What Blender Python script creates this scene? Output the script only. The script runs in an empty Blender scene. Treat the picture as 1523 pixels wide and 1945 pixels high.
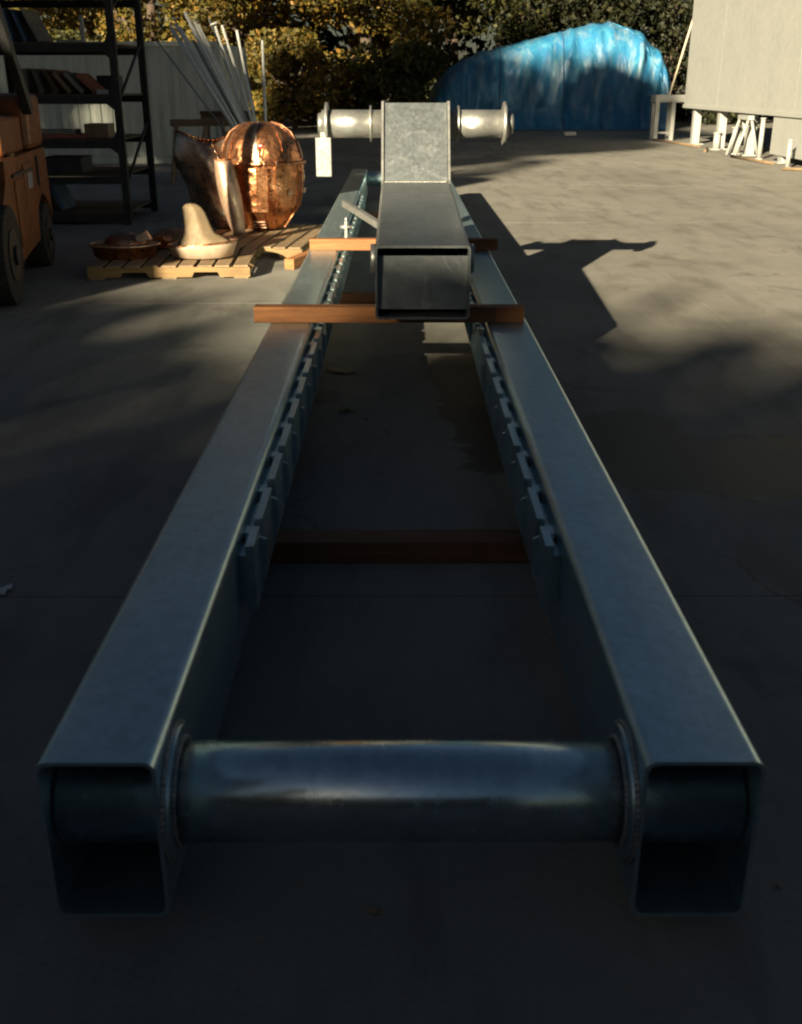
import bpy, bmesh, math, random
import numpy as np
from mathutils import Vector, Matrix
random.seed(7)
R = math.radians
S = bpy.context.scene
COL = S.collection

# ------------------------------------------------------------------ camera, sky, sun, exposure
PITCH = 22.2
cam = bpy.data.cameras.new('camera'); cam_o = bpy.data.objects.new('camera', cam); COL.objects.link(cam_o)
cam.sensor_fit = 'VERTICAL'; cam.sensor_height = 24.0; cam.lens = 24.0 * 2000 / 1945
cam.clip_start = 0.05; cam.clip_end = 1500
cam_o.location = (0, 0, 1.70)
cam_o.rotation_euler = (R(90 - PITCH), 0, R(-0.12))
cam.dof.use_dof = True; cam.dof.focus_distance = 9.0; cam.dof.aperture_fstop = 4.0
S.camera = cam_o

SUN = Vector((1.40, 2.65, -1.0)).normalized()          # the way the light travels
w = bpy.data.worlds.new('World'); S.world = w; w.use_nodes = True
nt = w.node_tree; bg = nt.nodes['Background']
sky = nt.nodes.new('ShaderNodeTexSky'); sky.sky_type = 'NISHITA'; sky.sun_disc = False
sky.sun_elevation = math.asin(-SUN.z); sky.sun_rotation = math.atan2(-SUN.x, -SUN.y)
sky.altitude = 50; sky.air_density = 1.1; sky.dust_density = 1.2; sky.ozone_density = 1.5
nt.links.new(sky.outputs[0], bg.inputs[0]); bg.inputs[1].default_value = 0.0082
sl = bpy.data.lights.new('sun', 'SUN'); sl.energy = 5.0; sl.angle = R(0.5); sl.color = (1.0, 0.86, 0.59)
so = bpy.data.objects.new('sun', sl); COL.objects.link(so); so.rotation_euler = SUN.to_track_quat('-Z', 'Y').to_euler()
S.view_settings.view_transform = 'Standard'; S.view_settings.look = 'None'
S.view_settings.gamma = 1; S.view_settings.use_curve_mapping = False
S.view_settings.exposure = 1.85
S.render.engine = 'CYCLES'
S.cycles.max_bounces = 5; S.cycles.diffuse_bounces = 3
S.cycles.pixel_filter_type = 'BLACKMAN_HARRIS'; S.cycles.filter_width = 2.2

# ------------------------------------------------------------------ materials
def new_mat(name):
    m = bpy.data.materials.new(name); m.use_nodes = True
    t = m.node_tree; return m, t, t.nodes['Principled BSDF']
def N(t, ty, **kw):
    n = t.nodes.new(ty)
    for k, v in kw.items(): setattr(n, k, v)
    return n
def noise(t, vec, scale, detail=4, rough=0.55, dist=0.0):
    n = N(t, 'ShaderNodeTexNoise'); n.inputs['Scale'].default_value = scale; n.inputs['Detail'].default_value = detail
    n.inputs['Roughness'].default_value = rough; n.inputs['Distortion'].default_value = dist
    if vec is not None: t.links.new(vec, n.inputs['Vector'])
    return n.outputs['Fac']
def ramp(t, fac, stops):
    r = N(t, 'ShaderNodeValToRGB'); e = r.color_ramp.elements
    while len(e) < len(stops): e.new(0.5)
    for el, (p, c) in zip(e, stops):
        el.position = p; el.color = (c[0], c[1], c[2], 1) if hasattr(c, '__len__') else (c, c, c, 1)
    t.links.new(fac, r.inputs[0]); return r.outputs[0]
def mixc(t, fac, a, b, mode='MIX'):
    n = N(t, 'ShaderNodeMix', data_type='RGBA', blend_type=mode)
    for sock, v in ((n.inputs[0], fac), (n.inputs[6], a), (n.inputs[7], b)):
        if isinstance(v, (int, float)): sock.default_value = v
        elif isinstance(v, tuple): sock.default_value = (*v[:3], 1)
        else: t.links.new(v, sock)
    return n.outputs[2]
def math_(t, op, a, b=None, clamp=False):
    n = N(t, 'ShaderNodeMath', operation=op, use_clamp=clamp)
    for i, v in enumerate((a, b)):
        if v is None: continue
        if isinstance(v, (int, float)): n.inputs[i].default_value = v
        else: t.links.new(v, n.inputs[i])
    return n.outputs[0]
def bump(t, p, h, strength=0.3, dist=0.01):
    b = N(t, 'ShaderNodeBump'); b.inputs['Strength'].default_value = strength; b.inputs['Distance'].default_value = dist
    t.links.new(h, b.inputs['Height']); t.links.new(b.outputs[0], p.inputs['Normal'])
def objvec(t, scale=(1, 1, 1)):
    tc = N(t, 'ShaderNodeTexCoord'); mp = N(t, 'ShaderNodeMapping'); mp.inputs['Scale'].default_value = scale
    t.links.new(tc.outputs['Object'], mp.inputs[0]); return mp.outputs[0]
def posvec(t, scale=(1, 1, 1)):
    g = N(t, 'ShaderNodeNewGeometry'); mp = N(t, 'ShaderNodeMapping'); mp.inputs['Scale'].default_value = scale
    t.links.new(g.outputs['Position'], mp.inputs[0]); return mp.outputs[0]

def simple(name, c1, c2, rough=0.6, metal=0.0, scale=8, stretch=(1, 1, 1), bs=0.15, detail=5, rvar=0.15):
    m, t, p = new_mat(name); v = objvec(t, stretch)
    f = noise(t, v, scale, detail)
    t.links.new(ramp(t, f, [(0.3, c1), (0.72, c2)]), p.inputs['Base Color'])
    f2 = noise(t, v, scale * 5, 3)
    t.links.new(ramp(t, f2, [(0.3, max(0.02, rough - rvar)), (0.7, min(1, rough + rvar))]), p.inputs['Roughness'])
    p.inputs['Metallic'].default_value = metal
    if bs: bump(t, p, f2, bs, 0.004)
    return m

def galvanised(name, base=(0.48, 0.62, 0.66), rough=0.33, metal=0.92, rust=0.0):
    m, t, p = new_mat(name); v = posvec(t)
    vo = N(t, 'ShaderNodeTexVoronoi'); vo.inputs['Scale'].default_value = 38; t.links.new(v, vo.inputs['Vector'])
    cell = N(t, 'ShaderNodeSeparateColor'); t.links.new(vo.outputs['Color'], cell.inputs[0])
    big = noise(t, posvec(t, (2, 1, 2)), 1.6, 6, 0.62, 0.6)
    streak = noise(t, posvec(t, (9, 0.8, 9)), 5.0, 5, 0.6)
    f = math_(t, 'ADD', math_(t, 'MULTIPLY', cell.outputs[0], 0.16), math_(t, 'ADD', math_(t, 'MULTIPLY', big, 0.6), math_(t, 'MULTIPLY', streak, 0.3)))
    lo = tuple(c * 0.84 for c in base); hi = tuple(min(1, c * 1.12) for c in base)
    col = ramp(t, f, [(0.36, lo), (0.72, hi)])
    spots = ramp(t, noise(t, v, 23, 4, 0.7), [(0.70, 0.0), (0.76, 1.0)])
    col = mixc(t, math_(t, 'MULTIPLY', spots, 0.22), col, (0.16, 0.15, 0.13))
    scr = ramp(t, noise(t, posvec(t, (70, 1.6, 70)), 3.0, 3, 0.6, 0.5), [(0.66, 0.0), (0.71, 1.0)])
    gate = ramp(t, noise(t, v, 1.7, 3), [(0.46, 0), (0.6, 1)])
    col = mixc(t, math_(t, 'MULTIPLY', math_(t, 'MULTIPLY', scr, gate), 0.35), col, tuple(c * 0.45 for c in base))
    runs = ramp(t, noise(t, posvec(t, (5, 9, 2)), 1.4, 6, 0.7, 1.2), [(0.56, 0.0), (0.62, 0.5), (0.66, 0.0)])
    col = mixc(t, math_(t, 'MULTIPLY', runs, 0.4), col, (0.75, 0.76, 0.74))
    t.links.new(col, p.inputs['Base Color']); p.inputs['Metallic'].default_value = metal
    t.links.new(ramp(t, math_(t, 'ADD', math_(t, 'MULTIPLY', cell.outputs[1], 0.25), math_(t, 'MULTIPLY', streak, 0.75)), [(0.25, rough - 0.03), (0.75, rough + 0.09)]), p.inputs['Roughness'])
    bump(t, p, noise(t, v, 60, 4), 0.12, 0.002)
    return m

def concrete():
    m, t, p = new_mat('concrete'); v = posvec(t)
    a = noise(t, v, 0.35, 6, 0.62, 0.4); b = noise(t, v, 3.2, 8, 0.68); c = noise(t, v, 70, 3, 0.6)
    f = math_(t, 'ADD', math_(t, 'MULTIPLY', a, 0.5), math_(t, 'ADD', math_(t, 'MULTIPLY', b, 0.26), math_(t, 'MULTIPLY', c, 0.24)))
    col = ramp(t, f, [(0.30, (0.110, 0.104, 0.092)), (0.5, (0.205, 0.195, 0.172)), (0.72, (0.270, 0.256, 0.225))])
    # tyre and drag marks along the yard
    tr = noise(t, posvec(t, (3.0, 0.7, 1)), 1.1, 5, 0.6)
    col = mixc(t, math_(t, 'MULTIPLY', ramp(t, tr, [(0.5, 0), (0.66, 1)]), 0.5), col, (0.10, 0.093, 0.08))
    oil = ramp(t, noise(t, v, 1.15, 5, 0.62, 0.3), [(0.60, 0), (0.70, 1)])
    col = mixc(t, math_(t, 'MULTIPLY', oil, 0.45), col, (0.06, 0.052, 0.04))
    # pale scuffs
    sc = noise(t, v, 9, 9, 0.75, 1.5)
    col = mixc(t, math_(t, 'MULTIPLY', ramp(t, sc, [(0.64, 0), (0.70, 1)]), 0.30), col, (0.5, 0.48, 0.43))
    dk = noise(t, v, 26, 6, 0.7)
    col = mixc(t, math_(t, 'MULTIPLY', ramp(t, dk, [(0.63, 0), (0.70, 1)]), 0.45), col, (0.07, 0.065, 0.055))
    # fine cracks
    vv = N(t, 'ShaderNodeVectorMath', operation='ADD'); nz = N(t, 'ShaderNodeTexNoise'); nz.inputs['Scale'].default_value = 1.6; nz.inputs['Detail'].default_value = 6
    t.links.new(v, nz.inputs['Vector']); t.links.new(v, vv.inputs[0]); t.links.new(nz.outputs['Color'], vv.inputs[1])
    vo = N(t, 'ShaderNodeTexVoronoi', feature='DISTANCE_TO_EDGE'); vo.inputs['Scale'].default_value = 0.42
    t.links.new(vv.outputs[0], vo.inputs['Vector'])
    gate = ramp(t, noise(t, v, 0.9, 3), [(0.5, 0), (0.58, 1)])
    crack = math_(t, 'MULTIPLY', ramp(t, vo.outputs['Distance'], [(0.0, 1), (0.006, 0)]), gate)
    col = mixc(t, math_(t, 'MULTIPLY', crack, 0.6), col, (0.06, 0.055, 0.05))
    # wet patches with ragged edges
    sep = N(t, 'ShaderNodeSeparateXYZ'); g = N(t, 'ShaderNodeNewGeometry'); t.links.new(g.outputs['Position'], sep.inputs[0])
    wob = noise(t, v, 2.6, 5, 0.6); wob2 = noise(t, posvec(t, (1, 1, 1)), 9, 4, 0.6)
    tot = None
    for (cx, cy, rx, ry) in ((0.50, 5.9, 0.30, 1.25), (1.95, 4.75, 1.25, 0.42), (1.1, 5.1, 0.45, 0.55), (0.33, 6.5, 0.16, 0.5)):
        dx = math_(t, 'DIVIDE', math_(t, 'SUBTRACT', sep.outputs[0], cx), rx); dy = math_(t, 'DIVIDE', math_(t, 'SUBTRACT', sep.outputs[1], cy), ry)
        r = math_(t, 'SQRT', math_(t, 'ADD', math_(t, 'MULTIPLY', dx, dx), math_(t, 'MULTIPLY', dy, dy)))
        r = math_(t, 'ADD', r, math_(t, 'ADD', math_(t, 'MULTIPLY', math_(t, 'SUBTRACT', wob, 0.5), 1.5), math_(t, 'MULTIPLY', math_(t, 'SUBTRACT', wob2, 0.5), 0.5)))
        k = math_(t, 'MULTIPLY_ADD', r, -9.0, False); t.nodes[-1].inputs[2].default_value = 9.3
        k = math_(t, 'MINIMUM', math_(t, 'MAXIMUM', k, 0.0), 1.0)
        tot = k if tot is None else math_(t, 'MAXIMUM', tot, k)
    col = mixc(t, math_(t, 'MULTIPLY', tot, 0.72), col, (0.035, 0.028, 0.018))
    t.links.new(col, p.inputs['Base Color'])
    rg = ramp(t, b, [(0.3, 0.72), (0.7, 0.95)])
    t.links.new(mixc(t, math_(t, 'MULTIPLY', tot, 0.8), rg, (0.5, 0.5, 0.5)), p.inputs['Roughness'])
    p.inputs['Specular IOR Level'].default_value = 0.25
    bump(t, p, math_(t, 'ADD', b, math_(t, 'MULTIPLY', c, 0.5)), 0.35, 0.006)
    return m

def wood(name, c1, c2, axis=0, rough=0.7):
    m, t, p = new_mat(name)
    sc = [14, 14, 14]; sc[axis] = 0.9
    v = objvec(t, tuple(sc)); oi = N(t, 'ShaderNodeObjectInfo')
    f = noise(t, v, 2.2, 7, 0.65, 0.8); g = noise(t, objvec(t, (1, 1, 1)), 2.5, 4)
    col = ramp(t, f, [(0.28, c1), (0.7, c2)])
    col = mixc(t, math_(t, 'MULTIPLY', ramp(t, g, [(0.5, 0), (0.72, 1)]), 0.5), col, tuple(c * 0.45 for c in c1))
    ks = [5, 5, 5]; ks[axis] = 2.2
    vk = N(t, 'ShaderNodeTexVoronoi'); vk.inputs['Scale'].default_value = 1.0; t.links.new(objvec(t, tuple(ks)), vk.inputs['Vector'])
    col = mixc(t, math_(t, 'MULTIPLY', ramp(t, vk.outputs['Distance'], [(0.05, 1), (0.13, 0)]), 0.8), col, tuple(c * 0.3 for c in c1))
    h = N(t, 'ShaderNodeHueSaturation'); t.links.new(col, h.inputs['Color'])
    t.links.new(ramp(t, oi.outputs['Random'], [(0, 0.7), (1, 1.15)]), h.inputs['Value'])
    t.links.new(h.outputs[0], p.inputs['Base Color']); p.inputs['Roughness'].default_value = rough
    bump(t, p, f, 0.35, 0.004)
    return m

def leafmat(name, cols, transl=0.35):
    m, t, p = new_mat(name)
    g = N(t, 'ShaderNodeNewGeometry')
    base = ramp(t, g.outputs['Random Per Island'], [(i / max(1, len(cols) - 1), c) for i, c in enumerate(cols)])
    v = posvec(t); n = noise(t, v, 0.55, 4, 0.6)
    col = mixc(t, math_(t, 'MULTIPLY', ramp(t, n, [(0.42, 0), (0.62, 1)]), 0.55), base, cols[0])
    t.links.new(col, p.inputs['Base Color']); p.inputs['Roughness'].default_value = 0.65
    tr = N(t, 'ShaderNodeBsdfTranslucent'); t.links.new(col, tr.inputs[0])
    mx = N(t, 'ShaderNodeMixShader'); mx.inputs[0].default_value = transl
    t.links.new(p.outputs[0], mx.inputs[1]); t.links.new(tr.outputs[0], mx.inputs[2])
    t.links.new(mx.outputs[0], t.nodes['Material Output'].inputs[0])
    return m

def copper_mat(name, c1, c2, rough=.3, metal=.95, scale=5, bs=.3, rvar=.1):
    m, t, p = new_mat(name); v = objvec(t)
    f = noise(t, v, scale, 6, 0.62, 0.8)
    t.links.new(ramp(t, f, [(0.3, c1), (0.7, c2)]), p.inputs['Base Color'])
    t.links.new(ramp(t, noise(t, v, 14, 4), [(0.3, rough - rvar), (0.7, rough + rvar)]), p.inputs['Roughness'])
    p.inputs['Metallic'].default_value = metal
    vo = N(t, 'ShaderNodeTexVoronoi'); vo.inputs['Scale'].default_value = 9; t.links.new(v, vo.inputs['Vector'])
    h = math_(t, 'ADD', math_(t, 'MULTIPLY', vo.outputs['Distance'], 0.5), noise(t, v, 5.5, 3, 0.5, 1.5))
    bump(t, p, h, 0.6, 0.03)
    return m
M = {}
M['galv'] = galvanised('galvanised_steel')
M['galv_arm'] = galvanised('galvanised_steel_dull', (0.24, 0.265, 0.275), 0.38, 0.85)
M['galv_bright'] = galvanised('galvanised_steel_bright', (0.42, 0.42, 0.40), 0.36, 0.8)
M['galv_tube'] = galvanised('galvanised_tube', (0.56, 0.68, 0.72), 0.21, 0.97)
M['weld'] = simple('weld_bead', (0.25, 0.24, 0.22), (0.5, 0.48, 0.44), 0.45, 0.9, 60)
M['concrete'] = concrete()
M['soil'] = simple('soil', (0.03, 0.027, 0.02), (0.08, 0.07, 0.05), 0.95, 0, 3)
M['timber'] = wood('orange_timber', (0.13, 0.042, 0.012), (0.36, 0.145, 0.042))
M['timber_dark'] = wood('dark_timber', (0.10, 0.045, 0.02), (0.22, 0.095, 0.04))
M['pallet'] = wood('pallet_wood', (0.15, 0.085, 0.032), (0.31, 0.19, 0.075))
M['pallet_y'] = wood('pallet_wood_lengthways', (0.15, 0.095, 0.05), (0.29, 0.20, 0.11), 1)
M['horse'] = wood('weathered_wood', (0.09, 0.055, 0.03), (0.24, 0.16, 0.10))
M['copper'] = copper_mat('copper', (0.36, 0.135, 0.055), (0.74, 0.34, 0.16), 0.30, 0.95, 5, bs=0.35, rvar=0.12)
M['dish'] = simple('tin_faced_copper', (0.42, 0.30, 0.21), (0.62, 0.50, 0.38), 0.42, 0.35, 7)
M['copper_dark'] = simple('tarnished_copper', (0.15, 0.075, 0.045), (0.45, 0.24, 0.14), 0.36, 0.85, 4, bs=0.3)
M['copper_pale'] = simple('pale_copper', (0.42, 0.26, 0.17), (0.68, 0.47, 0.34), 0.40, 0.7, 6, bs=0.2)
M['bronze'] = simple('bronze_sheet', (0.20, 0.14, 0.10), (0.48, 0.38, 0.29), 0.30, 0.85, 3, bs=0.3)
M['plaster'] = simple('tan_plaster', (0.15, 0.105, 0.06), (0.235, 0.17, 0.10), 0.75, 0, 7)
M['rack'] = simple('rack_steel', (0.010, 0.011, 0.010), (0.035, 0.034, 0.030), 0.7, 0.2, 6)
M['shelf'] = wood('shelf_board', (0.035, 0.024, 0.015), (0.10, 0.065, 0.035))
M['orange'] = simple('orange_paint', (0.11, 0.034, 0.006), (0.22, 0.068, 0.010), 0.48, 0, 4)
M['rubber'] = simple('rubber', (0.008, 0.008, 0.008), (0.025, 0.024, 0.022), 0.85, 0, 20)
M['black'] = simple('black_paint', (0.008, 0.008, 0.008), (0.03, 0.03, 0.03), 0.55, 0, 8)
M['grey_label'] = simple('grey_plate', (0.18, 0.18, 0.19), (0.34, 0.34, 0.36), 0.5, 0, 12)
M['white_panel'] = simple('white_container_paint', (0.30, 0.33, 0.30), (0.52, 0.54, 0.49), 0.65, 0, 1.6, (2, 2, 0.35), 0.1)
M['white_trailer'] = simple('white_trailer_paint', (0.29, 0.295, 0.28), (0.32, 0.32, 0.305), 0.5, 0, 1.1, bs=0.03)
M['pole'] = galvanised('conduit_metal', (0.72, 0.72, 0.68), 0.5, 0.25)
M['pole_dark'] = galvanised('dull_conduit_metal', (0.28, 0.31, 0.31), 0.5, 0.5)
M['bark'] = simple('bark', (0.03, 0.02, 0.013), (0.10, 0.07, 0.05), 0.9, 0, 5, (4, 4, 0.7), 0.8)
M['wall'] = simple('workshop_block_wall', (0.10, 0.095, 0.085), (0.17, 0.16, 0.14), 0.9, 0, 3)
M['roof'] = simple('roof_sheet', (0.05, 0.05, 0.05), (0.1, 0.1, 0.1), 0.7, 0.2, 3)
M['leaf_autumn'] = leafmat('autumn_leaves', [(0.035, 0.030, 0.006), (0.10, 0.085, 0.012), (0.19, 0.14, 0.018), (0.27, 0.135, 0.020)])
M['leaf_olive'] = leafmat('olive_leaves', [(0.025, 0.028, 0.006), (0.055, 0.055, 0.010), (0.10, 0.088, 0.016)])
M['leaf_dark'] = leafmat('dark_leaves', [(0.010, 0.014, 0.004), (0.022, 0.026, 0.007), (0.045, 0.042, 0.010)])
M['litter'] = simple('dry_leaf', (0.14, 0.10, 0.06), (0.3, 0.24, 0.16), 0.8, 0, 20, bs=0)
M['paper'] = simple('paper', (0.55, 0.53, 0.5), (0.75, 0.72, 0.68), 0.8, 0, 20, bs=0)
M['red'] = simple('red_sticker', (0.50, 0.03, 0.025), (0.6, 0.05, 0.04), 0.6, 0, 20, bs=0)
M['blue_box'] = simple('blue_board', (0.02, 0.05, 0.10), (0.05, 0.10, 0.18), 0.6, 0, 6)
M['grey_board'] = simple('grey_board', (0.10, 0.10, 0.09), (0.24, 0.23, 0.20), 0.7, 0, 6)
M['tan_board'] = simple('tan_board', (0.12, 0.08, 0.045), (0.22, 0.15, 0.085), 0.7, 0, 6)
M['red_board'] = simple('red_brown_board', (0.16, 0.05, 0.03), (0.28, 0.09, 0.05), 0.7, 0, 6)
M['rope'] = simple('rope', (0.4, 0.35, 0.25), (0.6, 0.5, 0.4), 0.8, 0, 30)

def tarp_mat():
    m, t, p = new_mat('blue_tarpaulin'); v = objvec(t)
    n = noise(t, objvec(t, (1.6, 1, 0.8)), 1.5, 7, 0.62, 0.8)
    col = ramp(t, n, [(0.3, (0.015, 0.12, 0.27)), (0.55, (0.03, 0.17, 0.31)), (0.75, (0.07, 0.27, 0.37))])
    worn = ramp(t, noise(t, objvec(t, (1.8, 1.2, 0.35)), 1.5, 6, 0.6, 0.6), [(0.5, 0), (0.75, 1)])
    col = mixc(t, math_(t, 'MULTIPLY', worn, 0.4), col, (0.42, 0.46, 0.42))
    t.links.new(col, p.inputs['Base Color']); p.inputs['Roughness'].default_value = 0.42
    bump(t, p, noise(t, objvec(t, (3, 3, 0.7)), 1.3, 3, 0.5, 1.5), 0.35, 0.09)
    return m
M['tarp'] = tarp_mat()

# ------------------------------------------------------------------ builders
class MB:
    def __init__(s): s.bm = bmesh.new()
    def box(s, lo, hi, rot=None, bev=0.0, pivot=None):
        c = [(a + b) / 2 for a, b in zip(lo, hi)]; d = [max(1e-4, abs(b - a)) for a, b in zip(lo, hi)]
        m = Matrix.Translation(c) @ Matrix.Diagonal((*d, 1))
        g = bmesh.ops.create_cube(s.bm, size=1, matrix=m); vs = g['verts']
        if bev > 0:
            es = list({e for v in vs for e in v.link_edges})
            r = bmesh.ops.bevel(s.bm, geom=es, offset=bev, segments=2, affect='EDGES', profile=0.5)
            vs = list({v for f in r['faces'] for v in f.verts} | {v for v in vs if v.is_valid})
        if rot is not None:
            pv = Vector(pivot if pivot else c)
            mm = Matrix.Translation(pv) @ rot.to_4x4() @ Matrix.Translation(-pv)
            bmesh.ops.transform(s.bm, matrix=mm, verts=vs)
        return s
    def cyl(s, a, b, r, r2=None, seg=24, cap=True):
        a, b = Vector(a), Vector(b); d = b - a
        m = Matrix.Translation((a + b) / 2) @ d.to_track_quat('Z', 'Y').to_matrix().to_4x4()
        g = bmesh.ops.create_cone(s.bm, cap_ends=cap, segments=seg, radius1=r, radius2=r if r2 is None else r2, depth=d.length, matrix=m)
        for v in g['verts']:
            for f in v.link_faces:
                if len(f.verts) == 4: f.smooth = True
        return s
    def tube(s, pts, r, seg=8):
        for a, b in zip(pts[:-1], pts[1:]): s.cyl(a, b, r, seg=seg)
        return s
    def ring(s, c, axis, R0, r, seg=40, ms=8, squash=1.0):
        c = Vector(c); q = Vector(axis).to_track_quat('Z', 'Y').to_matrix()
        vs = []
        for i in range(seg):
            A = 2 * math.pi * i / seg; row = []
            for j in range(ms):
                B = 2 * math.pi * j / ms; rr = R0 + r * math.cos(B)
                row.append(s.bm.verts.new(c + q @ Vector((rr * math.cos(A), rr * math.sin(A), r * squash * math.sin(B)))))
            vs.append(row)
        for i in range(seg):
            for j in range(ms):
                f = s.bm.faces.new((vs[i][j], vs[(i + 1) % seg][j], vs[(i + 1) % seg][(j + 1) % ms], vs[i][(j + 1) % ms])); f.smooth = True
        return s
    def grid(s, rows, smooth=True, close=False):
        V = [[s.bm.verts.new(p) for p in r] for r in rows]
        for i in range(len(V) - 1):
            n = len(V[i])
            for j in range(n if close else n - 1):
                try:
                    f = s.bm.faces.new((V[i][j], V[i][(j + 1) % n], V[i + 1][(j + 1) % n], V[i + 1][j])); f.smooth = smooth
                except ValueError: pass
        return V
    def poly_prism(s, pts, vec):
        vec = Vector(vec); a = [s.bm.verts.new(p) for p in pts]; b = [s.bm.verts.new(Vector(p) + vec) for p in pts]
        s.bm.faces.new(a); s.bm.faces.new(list(reversed(b)))
        for i in range(len(a)): s.bm.faces.new((a[i], b[i], b[(i + 1) % len(a)], a[(i + 1) % len(a)]))
        return s
    def build(s, name, mat, parent=None, label=None, kind=None):
        bmesh.ops.recalc_face_normals(s.bm, faces=s.bm.faces)
        me = bpy.data.meshes.new(name); s.bm.to_mesh(me); s.bm.free()
        me.materials.append(mat)
        o = bpy.data.objects.new(name, me); COL.objects.link(o)
        if parent is not None: o.parent = parent
        if label: o['label'] = label
        if kind: o['kind'] = kind
        return o
def tag(o, label=None, cat=None, group=None, kind=None):
    for k, v in (('label', label), ('category', cat), ('group', group), ('kind', kind)):
        if v: o[k] = v
    return o
def thing(name, label, cat, loc=(0, 0, 0), rz=0, group=None):
    o = bpy.data.objects.new(name, None); COL.objects.link(o); o.empty_display_size = 0.1
    o.location = loc; o.rotation_euler = (0, 0, rz)
    return tag(o, label, cat, group)
def share(name, src, parent, loc=(0, 0, 0), rot=(0, 0, 0), scale=(1, 1, 1)):
    o = bpy.data.objects.new(name, src.data); COL.objects.link(o); o.parent = parent
    o.location = loc; o.rotation_euler = rot; o.scale = scale; return o
def copy_tree(o, parent=None):
    c = o.copy(); COL.objects.link(c)
    if parent is not None: c.parent = parent
    for ch in [x for x in bpy.data.objects if x.parent == o and x.name != c.name]: copy_tree(ch, c)
    return c
def rrect(w, h, r, n=6):
    pts = []
    for cx, cz, a0 in ((w / 2 - r, h / 2 - r, 0), (-w / 2 + r, h / 2 - r, 90), (-w / 2 + r, -h / 2 + r, 180), (w / 2 - r, -h / 2 + r, 270)):
        for i in range(n + 1):
            a = R(a0 + 90 * i / n); pts.append((cx + r * math.cos(a), cz + r * math.sin(a)))
    return pts
def box_tube(mb, cx, cz, y0, y1, w, h, r, t, n=6, steps=1):
    O = rrect(w, h, r, n); I = rrect(w - 2 * t, h - 2 * t, max(0.004, r - t * 0.7), n)
    rows = []
    for k in range(steps + 1):
        y = y0 + (y1 - y0) * k / steps; rows.append([(cx + a, y, cz + b) for a, b in O])
    mb.grid(rows, True, True)
    mb.grid([[(cx + a, y0, cz + b) for a, b in I], [(cx + a, y1, cz + b) for a, b in I]], True, True)
    for y in (y0, y1):
        mb.grid([[(cx + a, y, cz + b) for a, b in O], [(cx + a, y, cz + b) for a, b in I]], False, True)
def autosharp(o, ang=35):
    me = o.data; bm = bmesh.new(); bm.from_mesh(me)
    bmesh.ops.remove_doubles(bm, verts=bm.verts, dist=1e-5)
    bmesh.ops.recalc_face_normals(bm, faces=bm.faces)
    for f in bm.faces: f.smooth = True
    for e in bm.edges:
        if len(e.link_faces) == 2 and e.calc_face_angle(0) > R(ang): e.smooth = False
    bm.to_mesh(me); bm.free()

# ------------------------------------------------------------------ ground
mb = MB(); mb.grid([[(-400, -200, -0.005), (400, -200, -0.005)], [(-400, 700, -0.005), (400, 700, -0.005)]], False)
terrain = mb.build('ground', M['soil'], kind='structure')
mb = MB(); SX, SY, GP = 5.4, 5.40, 0.009
mb.box((-SX / 2 + GP / 2, -SY / 2 + GP / 2, -0.08), (SX / 2 - GP / 2, SY / 2 - GP / 2, 0.0))
slab = None
for i in range(-5, 5):
    for j in range(-2, 9):
        x = 2.52 + SX * (i + 0.5); y = 3.37 + SY * (j + 0.5)
        if slab is None:
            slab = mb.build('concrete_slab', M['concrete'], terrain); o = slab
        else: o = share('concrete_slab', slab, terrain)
        o.location = (x, y, random.uniform(-0.0012, 0.0)); o.rotation_euler = (R(random.uniform(-.02, .02)), R(random.uniform(-.02, .02)), 0)

# ------------------------------------------------------------------ steel frame
BZ0, BH, BW = 0.089, 0.385, 0.238
BX = 0.595; Y0, Y1 = 1.714, 16.9
frame = thing('steel_chassis', 'long galvanised steel chassis of two box beams joined by a round cross tube', 'steel chassis', (0, Y0, 0))
fl = lambda o: o   # parts are written in world coordinates, shifted to the frame's own origin below
parts = []
for sx in (-1, 1):
    mb = MB(); box_tube(mb, sx * BX + (0.004 if sx > 0 else -0.0), BZ0 + BH / 2, Y0, Y1, BW, BH, 0.026, 0.0085, 6, 30)
    o = mb.build('side_beam', M['galv'], frame); autosharp(o, 50); parts.append(o)
TZ, TY, TR = 0.304, 1.852, 0.106
mb = MB(); mb.cyl((-0.700, TY, TZ), (0.704, TY, TZ), TR, seg=72); parts.append(mb.build('cross_tube', M['galv_tube'], frame))
mb = MB(); mb.cyl((-0.47, Y1 - 0.35, TZ + 0.05), (0.47, Y1 - 0.35, TZ + 0.05), TR, seg=40); parts.append(mb.build('cross_tube', M['galv'], frame))
XI = BX - BW / 2
for sx in (-1, 1):
    xi = sx * XI + (0.004 if sx > 0 else 0)
    mb = MB(); a = (xi, TY, TZ); b = (xi - sx * 0.016, TY, TZ); mb.cyl(a, b, TR + 0.034, seg=64)
    parts.append(mb.build('collar_plate', M['galv'], frame))
    mb = MB(); mb.ring((xi - sx * 0.018, TY, TZ), (1, 0, 0), TR + 0.004, 0.006, 64, 8)
    mb.ring((xi - sx * 0.003, TY, TZ), (1, 0, 0), TR + 0.036, 0.006, 64, 8)
    for k in range(70):
        A = 2 * math.pi * k / 70
        for rr, xx in ((TR + 0.006, 0.019), (TR + 0.038, 0.004)):
            c = Vector((xi - sx * xx, TY + rr * math.cos(A), TZ + rr * math.sin(A)))
            bmesh.ops.create_icosphere(mb.bm, subdivisions=1, radius=0.0062, matrix=Matrix.Translation(c))
    parts.append(mb.build('weld_bead', M['weld'], frame))
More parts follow.
